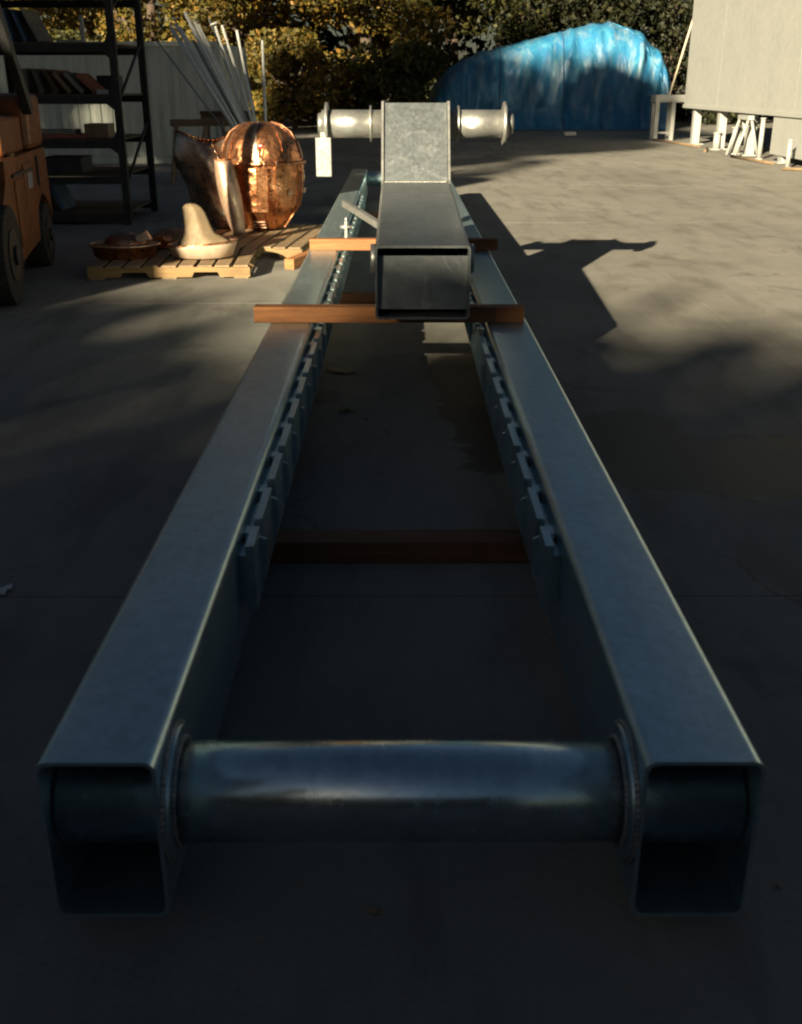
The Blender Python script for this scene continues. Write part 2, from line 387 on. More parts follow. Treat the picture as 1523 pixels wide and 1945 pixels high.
# brackets along the inside of both beams
for sx in (-1, 1):
    proto = None
    for k in range(0, 30):
        ys = 2.90 + 0.357 * (k - 1) + 0.13; ln = 0.272
        if k == 0: ys = 2.82; ln = 0.15
        if ys > 13.6: break
        if k <= 1:
            mb = MB(); h0, h1 = -0.215, 0.0
            xo = 0.030
            mb.box((-0.013, 0, h0), (0.013, ln, h1), bev=0.0015)                 # face plate
            mb.box((sx * 0.013, 0.03, h0 + 0.02), (sx * (0.006 + xo), ln - 0.03, h1 - 0.045))   # packing to the beam wall
            x0_ = -sx * 0.0132; mb.poly_prism([(x0_, ln - 0.012, h1 - 0.03), (x0_ - sx * 0.02, ln - 0.012, h1 - 0.04), (x0_ - sx * 0.02, ln - 0.012, h1 - 0.13), (x0_, ln - 0.012, h0 + 0.005)], (0, 0.008, 0))
            o = mb.build('bracket', M['galv'], frame); proto = o if k == 1 else proto
        else: o = share('bracket', proto, frame)
        o.location = (sx * (XI - 0.0365) + (0.004 if sx > 0 else 0), ys, 0.442); parts.append(o)
    # small spacer block closing each gap, lower than the plates
    mb = MB(); mb.box((-0.013, 0, -0.05), (0.013, 0.06, 0), bev=0.002); sp = None
    for k in range(1, 29):
        ys = 2.90 + 0.357 * (k - 1) + 0.13 - 0.073
        if sp is None: sp = mb.build('spacer_block', M['galv'], frame); o = sp
        else: o = share('spacer_block', sp, frame)
        o.location = (sx * (XI - 0.0145) + (0.004 if sx > 0 else 0), ys, 0.425); parts.append(o)
for o in parts: o.location = Vector(o.location) - Vector((0, Y0, 0))

# ------------------------------------------------------------------ timbers
def timber(x0, x1, y, z, hgt, dep, label, mat='timber', rz=0.0, cat='timber'):
    mb = MB(); L = x1 - x0; mb.box((-L / 2, -dep / 2, 0), (L / 2, dep / 2, hgt), bev=0.004)
    o = mb.build('timber', M[mat]); o.location = ((x0 + x1) / 2, y, z); o.rotation_euler = (0, 0, rz)
    return tag(o, label, cat, 'timbers packed under and over the steel frame')
BT = BZ0 + BH
timber(-0.795, 0.688, 5.80, BT + 0.001, 0.086, 0.09, 'orange brown timber lying across the beams under the front of the box arm')
timber(-0.70, 0.78, 8.49, BT + 0.001, 0.086, 0.09, 'golden sunlit timber lying across the beams under the upright of the arm')
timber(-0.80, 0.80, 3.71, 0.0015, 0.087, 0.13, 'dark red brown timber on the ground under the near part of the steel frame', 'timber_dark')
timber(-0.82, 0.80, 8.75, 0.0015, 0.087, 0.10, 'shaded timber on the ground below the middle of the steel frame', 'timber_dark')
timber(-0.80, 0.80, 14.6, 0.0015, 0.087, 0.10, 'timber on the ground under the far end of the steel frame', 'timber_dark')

# ------------------------------------------------------------------ box arm
AX, AW = 0.122, 0.487
A0 = 5.43; ZB = BT + 0.088
arm = thing('galvanised_boom', 'galvanised box arm with a raised upright and round axle tube, set on timbers', 'steel arm', (AX, A0, ZB))
def P(x, y, z): return (x, y - A0, z - ZB)
xl, xr = -AW / 2, AW / 2
zt = ZB + 0.374; bend = (7.82, ZB + 0.482); back = 8.62
tk = 0.012
# lower box: outer shell with rounded long edges, hollow at the front
mb = MB(); rows = []
for k in range(13):
    f = k / 12; y = A0 + (bend[0] - A0) * f; top = zt + (bend[1] - zt) * f; h = top - ZB
    rows.append([P(a, y, ZB + h / 2 + b) for a, b in rrect(AW, h, 0.022, 5)])
mb.grid(rows, True, True)
rows2 = [[P(a, y, ZB + (h := (zt - ZB)) / 2 + b) for a, b in rrect(AW - 2 * tk, 0.374 - 2 * tk, 0.014, 5)] for y in (A0, A0 + 1.2)]
mb.grid(rows2, True, True)
mb.grid([rows[0], rows2[0]], False, True)
o = mb.build('box_section', M['galv_arm'], arm); autosharp(o, 45)
mb = MB(); mb.box(P(xl + tk + .001, A0 + 0.05, ZB + 0.045), P(xr - tk - .001, A0 + 0.06, ZB + 0.315), rot=Matrix.Rotation(R(-5), 3, 'X'))
mb.build('inner_plate', M['galv_arm'], arm)
mb = MB(); mb.box(P(xl + tk + .002, A0 + 0.9, ZB + tk), P(xr - tk - .002, A0 + 0.91, zt - tk)); mb.build('diaphragm_plate', M['black'], arm)
for sx in (-1, 1):
    mb = MB(); mb.cyl(P(sx * (AW / 2 - 0.004), A0 + 0.17, ZB + 0.285), P(sx * (AW / 2 + 0.025), A0 + 0.17, ZB + 0.285), 0.075, seg=32)
    mb.build('pin_boss', M['galv_bright'], arm)
# upright: face plate, back and sides
top = (8.15, 1.563); tb = (8.52, 1.53)
prof = [(bend[0], bend[1] - 0.002), top, tb, (8.50, 1.1), (back, 0.9), (back, ZB), (bend[0] - 0.15, ZB)]
mb = MB(); mb.poly_prism([P(xl + 0.018, y, z) for y, z in prof], (AW - 0.036, 0, 0))
o = mb.build('upright', M['galv_arm'], arm)
for sx in (-1, 1):
    x0 = sx * AW / 2 - (0.016 if sx > 0 else 0)
    pr = [(bend[0] - 0.10, bend[1] - 0.075), (bend[0] - 0.012, bend[1] + 0.012), (top[0] - 0.018, top[1] + 0.012), (top[0] + 0.39, top[1] - 0.01), (8.53, 1.1), (back + 0.02, 0.9), (back + 0.02, ZB + 0.002), (bend[0] - 0.10, ZB + 0.002)]
    mb = MB(); mb.poly_prism([P(x0 + sx * 0.002, y, z) for y, z in pr], (0.016, 0, 0)); mb.build('side_plate', M['galv_bright'], arm)
mb = MB()
for k in range(44):
    x = xl + 0.03 + (AW - 0.06) * k / 43
    bmesh.ops.create_icosphere(mb.bm, subdivisions=1, radius=0.010, matrix=Matrix.Translation(P(x, bend[0] - 0.003, bend[1] + 0.001)) @ Matrix.Diagonal((1.3, 1.4, 0.6, 1)))
mb.build('weld_bead', M['weld'], arm)
# axle tube and collars
AZ, AY, AR = 1.415, 8.30, 0.098
exl, exr = -0.60 - AX + 0.035, 0.845 - AX - 0.03
mb = MB(); mb.cyl(P(exl, AY, AZ), P(-AW / 2 - 0.002, AY, AZ), AR, seg=48); mb.build('axle_tube', M['galv_bright'], arm)
mb = MB(); mb.cyl(P(AW / 2 + 0.002, AY, AZ), P(exr, AY, AZ), AR, seg=48); mb.build('axle_tube', M['galv_bright'], arm)
for x, rr, th in ((exl + 0.035, 0.150, 0.022), (-AW / 2 - 0.085, 0.128, 0.014), (AW / 2 + 0.075, 0.128, 0.014), (exr - 0.035, 0.155, 0.022)):
    mb = MB(); mb.cyl(P(x - th / 2, AY, AZ), P(x + th / 2, AY, AZ), rr, seg=8); mb.build('collar', M['galv_bright'], arm)
for sx, x in ((-1, exl), (1, exr)):
    mb = MB(); mb.cyl(P(x - sx * 0.001, AY, AZ), P(x + sx * 0.03, AY, AZ), 0.085, 0.07, seg=24); mb.build('end_cap', M['galv_bright'], arm)
mb = MB(); mb.box(P(-0.61 - AX, AY - 0.13, 1.05), P(-0.495 - AX, AY - 0.115, 1.325), bev=0.006)
mb.box(P(-0.575 - AX, AY - 0.115, 1.23), P(-0.53 - AX, AY - 0.02, 1.36), bev=0.004)
mb.build('hanging_plate', M['galv_bright'], arm)
# loose bar resting beside the arm, and a clamp
bar = thing('steel_bar', 'bright square steel bar leaning from the left beam onto the box arm', 'steel bar', (-0.33, 8.9, 0.60))
mb = MB(); a = Vector((-0.13, 0.33, 0.125)); b = Vector((0.185, -0.20, 0.0)); L = (b - a).length
q = (b - a).to_track_quat('X', 'Z').to_matrix()
mb.box((-L / 2, -0.026, -0.026), (L / 2, 0.026, 0.026), bev=0.005); bmesh.ops.transform(mb.bm, matrix=Matrix.Translation((a + b) / 2 + Vector((0, 0, 0.03))) @ q.to_4x4(), verts=mb.bm.verts)
mb.build('bar', M['galv_bright'], bar)
mb = MB(); mb.box((-0.035, -0.05, -0.005), (0.035, 0.05, 0.01), bev=0.003); mb.box((-0.012, -0.03, 0.01), (0.012, 0.03, 0.15), bev=0.003)
mb.cyl((-0.05, 0, 0.10), (0.05, 0, 0.10), 0.016, seg=12); mb.cyl((0, 0, 0.14), (0, 0, 0.18), 0.012, seg=10)
o = mb.build('clamp', M['galv_bright']); o.location = (-0.44, 9.05, BT + 0.006)
tag(o, 'small bright steel clamp standing on the left beam below the leaning bar', 'clamp')
mb = MB(); mb.cyl((0, 0, 0.02), (0.14, 0.12, 0.05), 0.008, seg=8); bmesh.ops.create_icosphere(mb.bm, subdivisions=2, radius=0.019, matrix=Matrix.Translation((0, 0, 0.02)))
o = mb.build('pin', M['galv_bright']); o.location = (-0.62, 8.72, BT); tag(o, 'short ball ended pin lying on the left beam by the golden timber', 'pin')

# ------------------------------------------------------------------ pallets
def pallet(label, loc, rz, W, D, nb, group='wooden pallets on the yard'):
    t = thing('pallet', label, 'pallet', loc, rz, group)
    H = 0.125
    for yy in (0.02, D / 2, D - 0.02):
        mb = MB(); a, b = -W / 2, W / 2; y0 = yy - 0.02; y1 = yy + 0.02; zt_ = H - 0.018; zb_ = 0.016
        pts = [(a, y0, zb_), (a + .2 * W, y0, zb_), (a + .215 * W, y0, 0.062), (a + .36 * W, y0, 0.062), (a + .375 * W, y0, zb_), (a + .64 * W, y0, zb_), (a + .655 * W, y0, 0.062), (a + .80 * W, y0, 0.062), (a + .815 * W, y0, zb_), (b, y0, zb_), (b, y0, zt_), (a, y0, zt_)]
        mb.poly_prism(pts, (0, y1 - y0, 0)); mb.build('stringer', M['pallet'], t)
    wd = W / nb * 0.80; src = None; src2 = None
    for k in range(nb):
        x = -W / 2 + W * (k + .5) / nb
        if src is None:
            mb = MB(); mb.box((-wd / 2, -0.01, 0), (wd / 2, D + 0.01, 0.017), bev=0.002); src = o = mb.build('deck_board', M['pallet_y'], t)
        else: o = share('deck_board', src, t)
        o.location = (x + random.uniform(-.006, .006), random.uniform(-.012, .012), H - 0.0175)
    for k in (0, nb // 2, nb - 1):
        x = -W / 2 + W * (k + .5) / nb
        if src2 is None:
            mb = MB(); mb.box((-wd / 2, 0, 0), (wd / 2, D, 0.014)); src2 = o = mb.build('bottom_board', M['pallet_y'], t)
        else: o = share('bottom_board', src2, t)
        o.location = (x, 0, 0.001)
    return t
p1 = pallet('low wooden pallet carrying the two copper dishes', (-2.14, 9.92, 0), R(3), 1.50, 1.25, 9)
p2 = pallet('wooden pallet under the large copper vessel', (-1.62, 11.15, 0), R(-6), 1.25, 1.9, 8)
mb = MB(); mb.box((-0.30, -0.05, 0), (0.30, 0.05, 0.10), bev=0.004); o = mb.build('timber_block', M['timber']); o.location = (-0.98, 10.75, 0.0); o.rotation_euler = (0, 0, R(72))
tag(o, 'sunlit timber block on the ground beside the pallet and left beam', 'timber')

# ------------------------------------------------------------------ copper vessel
def ellipse_lathe(mb, prof, seg=48, ex=1.0, ey=1.0, facet=0.0, wob=0.0, a0=0, a1=360):
    rows = []
    for r, z in prof:
        row = []
        for i in range(seg + (0 if a1 - a0 >= 360 else 1)):
            A = R(a0 + (a1 - a0) * i / seg)
            rr = r * (1 + facet * math.cos(6 * A) + wob * math.sin(3 * A + z * 5) * math.cos(7 * z + A))
            row.append((rr * math.cos(A) * ex, rr * math.sin(A) * ey, z))
        rows.append(row)
    mb.grid(rows, True, a1 - a0 >= 360)
ves = thing('copper_vessel', 'large riveted copper vessel with a domed lid and panelled tapering body', 'copper vessel', (-1.545, 12.55, 0.127), R(0))
mb = MB(); ellipse_lathe(mb, [(0.002, 0.012), (0.20, 0.012), (0.215, 0.03), (0.33, 0.16), (0.42, 0.28), (0.455, 0.42), (0.465, 0.58), (0.463, 0.735)], 60, 1, .9, 0.02, 0.015)
mb.build('lower_body', M['copper'], ves)
mb = MB(); ellipse_lathe(mb, [(0.463, 0.752), (0.45, 0.84), (0.415, 0.95), (0.34, 1.06), (0.24, 1.13), (0.12, 1.165), (0.002, 1.17)], 60, 1, .9, 0.0, 0.012)
mb.build('dome', M['copper'], ves)
mb = MB(); ellipse_lathe(mb, [(0.455, 0.725), (0.495, 0.728), (0.498, 0.742), (0.495, 0.757), (0.455, 0.76)], 60, 1, .9); mb.build('rim_flange', M['copper'], ves)
bolt = None
for k in range(22):
    A = 2 * math.pi * k / 22
    if bolt is None:
        mb = MB(); mb.cyl((0, 0, -0.024), (0, 0, 0.026), 0.010, seg=8); bolt = o = mb.build('bolt', M['copper_pale'], ves)
    else: o = share('bolt', bolt, ves)
    o.location = (0.487 * math.cos(A), 0.487 * .9 * math.sin(A), 0.742)
def strap(A, prof, wd, off, name, mat):
    mb = MB(); rows = []
    for r, z in prof:
        rows.append([((r + d) * math.cos(A + da) , (r + d) * .9 * math.sin(A + da), z) for da, d in ((-wd / 2, 0.0), (-wd / 2, off), (wd / 2, off), (wd / 2, 0.0))])
    mb.grid(rows, False); return mb.build(name, mat, ves)
dome_p = [(0.458, 0.78), (0.448, 0.85), (0.413, 0.955), (0.34, 1.065), (0.24, 1.135), (0.12, 1.168)]
for A in (-95, -50, -10, -140, 180): strap(R(A), dome_p, 0.13, 0.012, 'dome_strap', M['copper_dark'] if A != -95 else M['copper_pale'])
low_p = [(0.24, 0.03), (0.34, 0.16), (0.43, 0.28), (0.462, 0.42), (0.472, 0.58), (0.472, 0.722)]
for A in (-66, -20, -150): strap(R(A), low_p, 0.07, 0.018, 'body_strap', M['copper'])
# nose panel standing proud of the front
mb = MB(); rows = []
for (hw, y, z) in ((0.05, -0.235, 0.0), (0.07, -0.36, 0.10), (0.09, -0.415, 0.22), (0.13, -0.455, 0.235), (0.135, -0.475, 0.45), (0.15, -0.475, 0.70)):
    rows.append([(-0.035 - hw, y + 0.10, z), (-0.035 - hw * .8, y, z), (-0.035 + hw * .1, y - 0.03, z), (-0.035 + hw, y, z), (-0.035 + hw * 1.1, y + 0.10, z)])
mb.grid(rows, False); mb.build('nose_panel', M['copper'], ves)
for hz in (0.05, 0.085, 0.12):
    mb = MB(); mb.box((-0.12, -0.40 + (0.12 - hz) * 1.1, hz), (0.05, -0.385 + (0.12 - hz) * 1.1, hz + 0.008)); mb.build('rib', M['copper_pale'], ves)
strap(R(-22), [(0.455, 0.40), (0.462, 0.43), (0.466, 0.455)], 0.95, 0.02, 'hoop', M['copper_pale'])
mb = MB(); mb.box((-0.028, -0.003, -0.02), (0.028, 0.003, 0.02)); o = mb.build('sticker', M['red'], ves); o.location = (0.03, -0.388, 0.925); o.rotation_euler = (R(-33), 0, R(3))
mb = MB(); mb.box((-0.02, -0.001, 0), (0.02, 0.001, 0.012)); q = mb.build('sticker_band', M['paper'], o); q.location = (0, -0.0045, 0.0)
# bronze shells leaning against it
sh = thing('bronze_shell', 'tall dark curved bronze shell leaning against the left of the copper vessel', 'metal shell', (-2.14, 12.75, 0.127), R(12))
mb = MB(); rows = []
for k in range(15):
    f = k / 14; z = 0.0 + 1.02 * f; rr = 0.27 + 0.15 * math.sin(f * 2.6) + 0.03 * math.sin(f * 11); cx = 0.10 - 0.20 * f ** 1.4
    rows.append([(cx + rr * math.cos(R(A)) * 0.95, rr * math.sin(R(A)) * .8 + 0.02 * math.sin(A * .09 + f * 8), z + 0.05 * math.sin(R(A) * 2 + 1)) for A in range(-205, 6, 10)])
mb.grid(rows); o = mb.build('shell', M['bronze'], sh); sm = o.modifiers.new('thickness', 'SOLIDIFY'); sm.thickness = 0.012
mb = MB(); mb.tube([Vector(v) + Vector((0, 0, 0.004)) for v in rows[-1]], 0.011, 8); mb.build('rim', M['copper_dark'], sh)
mb = MB()
mb.tube([Vector(rows[k][13]) + Vector((0, -0.01, 0)) for k in range(15)], 0.012, 8); mb.build('seam', M['bronze'], sh)
s2 = thing('pale_shell', 'pale polished curved metal shell standing between bronze shell and vessel', 'metal shell', (-1.90, 12.05, 0.127), R(-8))
mb = MB(); rows = []
for k in range(14):
    f = k / 13; z = 0.80 * f; rr = 0.045 + 0.085 * math.sin(0.3 + f * 2.2)
    rows.append([(0.13 - 0.14 * f + rr * math.cos(R(A)), rr * math.sin(R(A)), z) for A in range(-170, 0, 10)])
mb.grid(rows); o = mb.build('shell', M['copper_pale'], s2); sm = o.modifiers.new('thickness', 'SOLIDIFY'); sm.thickness = 0.01
mb = MB(); mb.tube([Vector(v) for v in rows[-1]], 0.009, 8); mb.build('rim', M['copper'], s2)

# ------------------------------------------------------------------ dishes on the near pallet
d1 = thing('copper_dish', 'dark oval copper dish with a low dome, on the left end of the pallet', 'copper dish', (-2.66, 10.45, 0.126), R(6))
mb = MB(); ellipse_lathe(mb, [(0.002, 0.0), (0.27, 0.0), (0.295, 0.02), (0.31, 0.105), (0.335, 0.112), (0.34, 0.122), (0.30, 0.126), (0.20, 0.13)], 48, 1, .75, 0, 0.02); mb.build('bowl', M['copper'], d1)
mb = MB(); ellipse_lathe(mb, [(0.20, 0.13), (0.185, 0.17), (0.13, 0.21), (0.06, 0.225), (0.002, 0.228)], 40, 1, .75, 0, 0.03); mb.build('dome', M['copper_dark'], d1)
mb = MB(); mb.ring((0, 0, 0), (0, 0, 1), 0.33, 0.009, 48, 8); o = mb.build('rim', M['copper_pale'], d1); o.location = (0, 0, 0.122); o.scale = (1, .75, 1)
mb = MB(); rows = [[(0.02 + 0.20 * math.cos(R(A)) * (1 + .3 * j), 0.14 * math.sin(R(A)) * (1 + .3 * j) , 0.15 + 0.10 * math.sin(R(A + 90)) * (1 - j)) for A in range(-60, 70, 10)] for j in (0, .4, .8)]
mb.grid(rows); mb.build('folded_lip', M['copper_pale'], d1)
d2 = thing('copper_dish', 'bright oval copper dish holding the tan horn shape, on the pallet centre', 'copper dish', (-1.90, 10.40, 0.126), R(-5))
mb = MB(); ellipse_lathe(mb, [(0.002, 0.0), (0.20, 0.0), (0.29, 0.02), (0.325, 0.10), (0.34, 0.135), (0.335, 0.145), (0.28, 0.13), (0.002, 0.12)], 48, 1, .72, 0, 0.015)
bmesh.ops.transform(mb.bm, matrix=Matrix.Shear('XZ', 4, (0, 0)), verts=mb.bm.verts)
for v in mb.bm.verts: v.co.z += max(0, v.co.z) * v.co.x * 0.55
mb.build('bowl', M['dish'], d2)
mb = MB(); mb.ring((0, 0, 0), (0, 0, 1), 0.335, 0.010, 48, 8); o = mb.build('rim', M['copper'], d2); o.location = (0, 0, 0.142); o.scale = (1, .72, 1); o.rotation_euler = (0, R(-4.4), 0)
horn = thing('plaster_horn', 'tan blunt horn shaped form standing up in the copper dish', 'plaster form', (-1.90, 10.40, 0.126), R(0))
mb = MB(); rows = []
for (cx, rx, ry, z) in ((0.02, 0.26, 0.17, 0.125), (0.015, 0.235, 0.15, 0.17), (0.0, 0.19, 0.13, 0.20), (-0.02, 0.145, 0.11, 0.235), (-0.03, 0.125, 0.10, 0.30), (-0.045, 0.115, 0.095, 0.37), (-0.06, 0.105, 0.088, 0.43), (-0.075, 0.085, 0.075, 0.475), (-0.085, 0.05, 0.05, 0.50), (-0.09, 0.002, 0.002, 0.507)):
    rows.append([(cx + rx * math.cos(R(A)) * (1 + 0.06 * math.cos(R(A) * 3 + 1)), ry * math.sin(R(A)) * (1 + 0.10 * math.cos(R(A) * 5)), z) for A in range(0, 360, 10)])
mb.grid(rows, True, True); mb.build('body', M['plaster'], horn)
mb = MB(); ellipse_lathe(mb, [(0.13, 0.0), (0.17, 0.05), (0.16, 0.10), (0.09, 0.17), (0.002, 0.19)], 30, 1.3, 1, 0, 0.12)
o = mb.build('copper_scoop', M['copper']); o.location = (-2.33, 11.10, 0.127); tag(o, 'small crumpled copper scoop behind the horn shaped form', 'copper scrap')
mb = MB(); rows = [[(0.34 * (u - .5), 0.2 * (v - .5), 0.03 + 0.03 * math.sin(u * 5 + v * 3) + 0.04 * abs(v - .5)) for u in np.linspace(0, 1, 9)] for v in np.linspace(0, 1, 7)]
mb.grid(rows); o = mb.build('copper_offcut', M['copper']); o.location = (-2.52, 11.0, 0.128); sm = o.modifiers.new('t', 'SOLIDIFY'); sm.thickness = 0.006
tag(o, 'flat curled copper offcut lying at the back of the pallet', 'copper scrap')

# ------------------------------------------------------------------ pole bundle in a drum
drum = thing('steel_drum', 'dark steel drum behind the copper vessel holding the poles', 'drum', (-1.98, 16.5, 0.0))
mb = MB(); mb.cyl((0, 0, 0.0), (0, 0, 0.88), 0.29, seg=36, cap=False); mb.cyl((0, 0, 0.002), (0, 0, 0.02), 0.285, seg=36); mb.build('shell', M['rack'], drum)
mb = MB(); mb.ring((0, 0, 0.88), (0, 0, 1), 0.292, 0.012); mb.ring((0, 0, 0.3), (0, 0, 1), 0.292, 0.01); mb.ring((0, 0, 0.6), (0, 0, 1), 0.292, 0.01); mb.build('hoop', M['rack'], drum)
def px2(px, py, Y):
    zc = Y * math.cos(R(PITCH)) + 0.64
    return ((px - 757) * zc / 2000, Y, 1.7 - (py - 155) * .926 * zc / 2000)
poles = [(350, 58, 468, 250, .030, 'pole'), (358, 50, 473, 250, .022, 'pole'), (366, 56, 470, 252, .020, 'pole'), (376, 30, 482, 250, .024, 'pole'), (384, 50, 480, 252, .026, 'pole'),
         (392, 47, 487, 250, .022, 'pole'), (398, 52, 484, 252, .028, 'pole'), (407, 88, 490, 248, .034, 'pole'), (388, 80, 478, 250, .020, 'pole_dark'), (370, 95, 470, 250, .024, 'pole_dark'),
         (428, 52, 480, 246, .019, 'pole'), (441, 53, 490, 244, .019, 'pole'), (418, 40, 484, 246, .013, 'pole_dark'), (467, 62, 492, 240, .019, 'pole'), (478, 106, 495, 240, .013, 'pole_dark'),
         (512, 80, 511, 245, .021, 'pole'), (322, 80, 455, 246, .012, 'pole_dark')]
desc = ['leftmost thick pale pole of the fan in the drum', 'second pale pole from the left in the fan of poles', 'slim pale pole low in the left cluster of the fan', 'tallest pale pole in the left cluster of the fan', 'thick pale pole just right of the tallest one',
        'pale pole at the middle top of the left cluster', 'wide pale pole at the right top of the left cluster', 'short fat pole in front on the right of the left cluster', 'dull grey pole half hidden in the left cluster', 'short dull pole low on the left of the cluster',
        'pale pole topped by a flat round disc', 'bare pale pole just right of the disc topped one', 'thin dark rod between the cluster and the disc topped pole', 'pale pole near the centre leaning slightly left', 'thin short rod close beside the central pale pole',
        'single upright pole at the far right above the vessel', 'thin dark rod leaning farthest left against the white container']
for i, (x0, y0, x1, y1, r, mt) in enumerate(poles):
    Yt = 16.5 - 0.25 + 0.03 * i; a = Vector(px2(x0, y0, Yt)); b = Vector(px2(x1, y1, 16.5 + random.uniform(-.12, .12)))
    d = (b - a).normalized(); c = b + d * ((b.z - 0.03) / -d.z) if d.z < 0 else b
    dx = c.x + 1.98
    if abs(dx) > 0.2: c = Vector((-1.98 + 0.2 * math.copysign(1, dx), c.y, c.z))
    c.y = min(16.7, max(16.3, c.y))
    mb = MB(); mb.cyl(a - c, (0, 0, 0), r, seg=14)
    if i == 10: mb.cyl(a - c + Vector((0, 0, 0.0)), a - c + Vector((-.008, 0, 0.022)), 0.062, seg=24)
    o = mb.build('pole', M[mt]); o.location = c
    tag(o, desc[i], 'pole', 'poles standing in the drum behind the copper vessel')

# ------------------------------------------------------------------ sawhorses
def sawhorse(label, loc, rz, L=1.1, H=1.08):
    t = thing('sawhorse', label, 'sawhorse', loc, rz, 'wooden sawhorses by the container')
    mb = MB(); mb.box((-L / 2, -0.06, H - 0.12), (L / 2, 0.06, H), bev=0.005); mb.build('top_beam', M['horse'], t)
    for sx in (-1, 1):
        for sy in (-1, 1):
            mb = MB(); a = Vector((sx * (L / 2 - 0.12), sy * 0.05, H - 0.05)); b = Vector((sx * (L / 2 + 0.02), sy * 0.36, 0.0))
            q = (b - a).to_track_quat('Z', 'X').to_matrix().to_4x4(); l = (b - a).length
            mb.box((-0.045, -0.02, -l / 2), (0.045, 0.02, l / 2), bev=0.003)
            bmesh.ops.transform(mb.bm, matrix=Matrix.Translation((a + b) / 2) @ q, verts=mb.bm.verts); mb.build('leg', M['horse'], t)
        mb = MB(); mb.box((sx * (L / 2 - 0.06) - 0.012, -0.26, 0.34), (sx * (L / 2 - 0.06) + 0.012, 0.26, 0.43)); mb.build('brace', M['timber_dark'] if sx < 0 else M['horse'], t)
    return t
sawhorse('wooden sawhorse with splayed legs in front of the white container', (-3.62, 20.4, 0), R(8), 1.05)
sawhorse('darker sawhorse standing behind the first by the white container', (-3.3, 21.6, 0), R(-6), 1.0, 1.14)
mb = MB(); mb.box((-0.55, -0.16, 0), (0.55, 0.16, 0.05), bev=0.005); o = mb.build('plank', M['shelf']); o.location = (-3.25, 21.6, 1.142); o.rotation_euler = (0, 0, R(4))
tag(o, 'dark plank lying on top of the rear sawhorse', 'plank')

# ------------------------------------------------------------------ white container
ct = thing('white_container', 'weathered white ribbed metal container behind the shelving rack', 'container', (-7.3, 25.0, 0))
CW, CD, CH = 6.7, 5.0, 2.52
mb = MB(); mb.box((-CW / 2 + 0.03, 0.05, 0.12), (CW / 2 - 0.03, CD, CH - 0.05)); mb.build('body', M['white_panel'], ct)
rb = None
for k in range(26):
    x = -CW / 2 + 0.2 + k * 0.252
    if rb is None:
        mb = MB(); mb.poly_prism([(-0.07, 0.05, 0.14), (-0.05, 0.02, 0.14), (0.05, 0.02, 0.14), (0.07, 0.05, 0.14)], (0, 0, CH - 0.24)); rb = o = mb.build('rib', M['white_panel'], ct)
    else: o = share('rib', rb, ct)
    o.location = (x, 0, 0)
for z0, z1 in ((0.0, 0.12), (CH - 0.1, CH)):
    mb = MB(); mb.box((-CW / 2, -0.01, z0), (CW / 2, 0.10, z1), bev=0.006); mb.build('rail', M['white_panel'], ct)
for sx in (-1, 1):
    mb = MB(); mb.box((sx * CW / 2 - 0.07, -0.016, 0.002), (sx * CW / 2 + 0.07, 0.11, CH + 0.01), bev=0.006); mb.build('corner_post', M['white_panel'], ct)
mb = MB(); mb.box((-CW / 2 + .02, 0.11, CH - 0.06), (CW / 2 - .02, CD, CH - 0.01)); mb.build('roof', M['white_panel'], ct)

# ------------------------------------------------------------------ shelving rack
RX1, RX0, RY0, RY1 = -3.48, -6.4, 14.0, 15.55
rk = thing('shelving_rack', 'tall dark steel shelving rack loaded with boards and plates', 'rack', (RX1, RY0, 0))
for x in (RX1, (RX0 + RX1) / 2 - 0.35, RX0):
    for y in (RY0, RY1):
        mb = MB(); mb.box((x - RX1 - 0.045, y - RY0 - 0.04, 0), (x - RX1 + 0.045, y - RY0 + 0.04, 3.5), bev=0.004); mb.build('post', M['rack'], rk)
for x in (RX1, RX0):
    for z in (0.45, 1.45, 2.45):
        mb = MB(); mb.cyl((x - RX1, 0, z), (x - RX1, RY1 - RY0, z + 0.75), 0.02, seg=8); mb.build('brace', M['rack'], rk)
SH = [0.14, 0.60, 1.03, 1.55, 2.14, 2.72]
for z in SH:
    for y in (0.0, RY1 - RY0):
        mb = MB(); mb.box((RX0 - RX1, y - 0.025, z - 0.10), (0, y + 0.025, z - 0.012), bev=0.003); mb.build('shelf_beam', M['rack'], rk)
    for k in range(3):
        mb = MB(); y0 = k * 0.50 + 0.03; mb.box((RX0 - RX1, y0, z - 0.011), (-0.02, y0 + 0.47, z + 0.012)); mb.build('shelf_board', M['shelf'], rk)
for (x, z) in ((-0.0, 2.14), (0.0, 1.55), (0.0, 1.03)):
    mb = MB(); mb.poly_prism([(x - 0.13, -0.043, z - 0.10), (x + 0.05, -0.043, z - 0.24), (x + 0.05, -0.043, z + 0.14), (x - 0.05, -0.043, z + 0.10)], (0, 0.006, 0)); mb.build('gusset', M['rack'], rk)
# goods on the rack
def good(kind, x, y, z, dims, mat, label, cat, lean=0, rz=0):
    mb = MB(); a, b, c = dims; mb.box((-a / 2, -b / 2, 0), (a / 2, b / 2, c), bev=min(0.004, a * .2))
    if lean: bmesh.ops.transform(mb.bm, matrix=Matrix.Rotation(R(lean), 4, 'Y'), verts=mb.bm.verts)
    zmin = min(v.co.z for v in mb.bm.verts)
    o = mb.build(kind, M[mat]); o.location = (x, y, z - zmin + 0.013); o.rotation_euler = (0, 0, R(rz)); return tag(o, label, cat, 'goods stored on the shelving rack')
row = [(-4.92, 0.10, .36, 'blue_box', -4, 'blue board upright at the left of the top visible shelf', 'board'), (-4.72, 0.05, .38, 'blue_box', -12, 'blue board tilting left on the top visible shelf', 'board'),
       (-4.55, 0.04, .38, 'blue_box', -20, 'steeply leaning blue board on the top visible shelf', 'board'), (-4.38, 0.035, .40, 'grey_board', -26, 'grey board leaning over blue boards on the top visible shelf', 'board')]
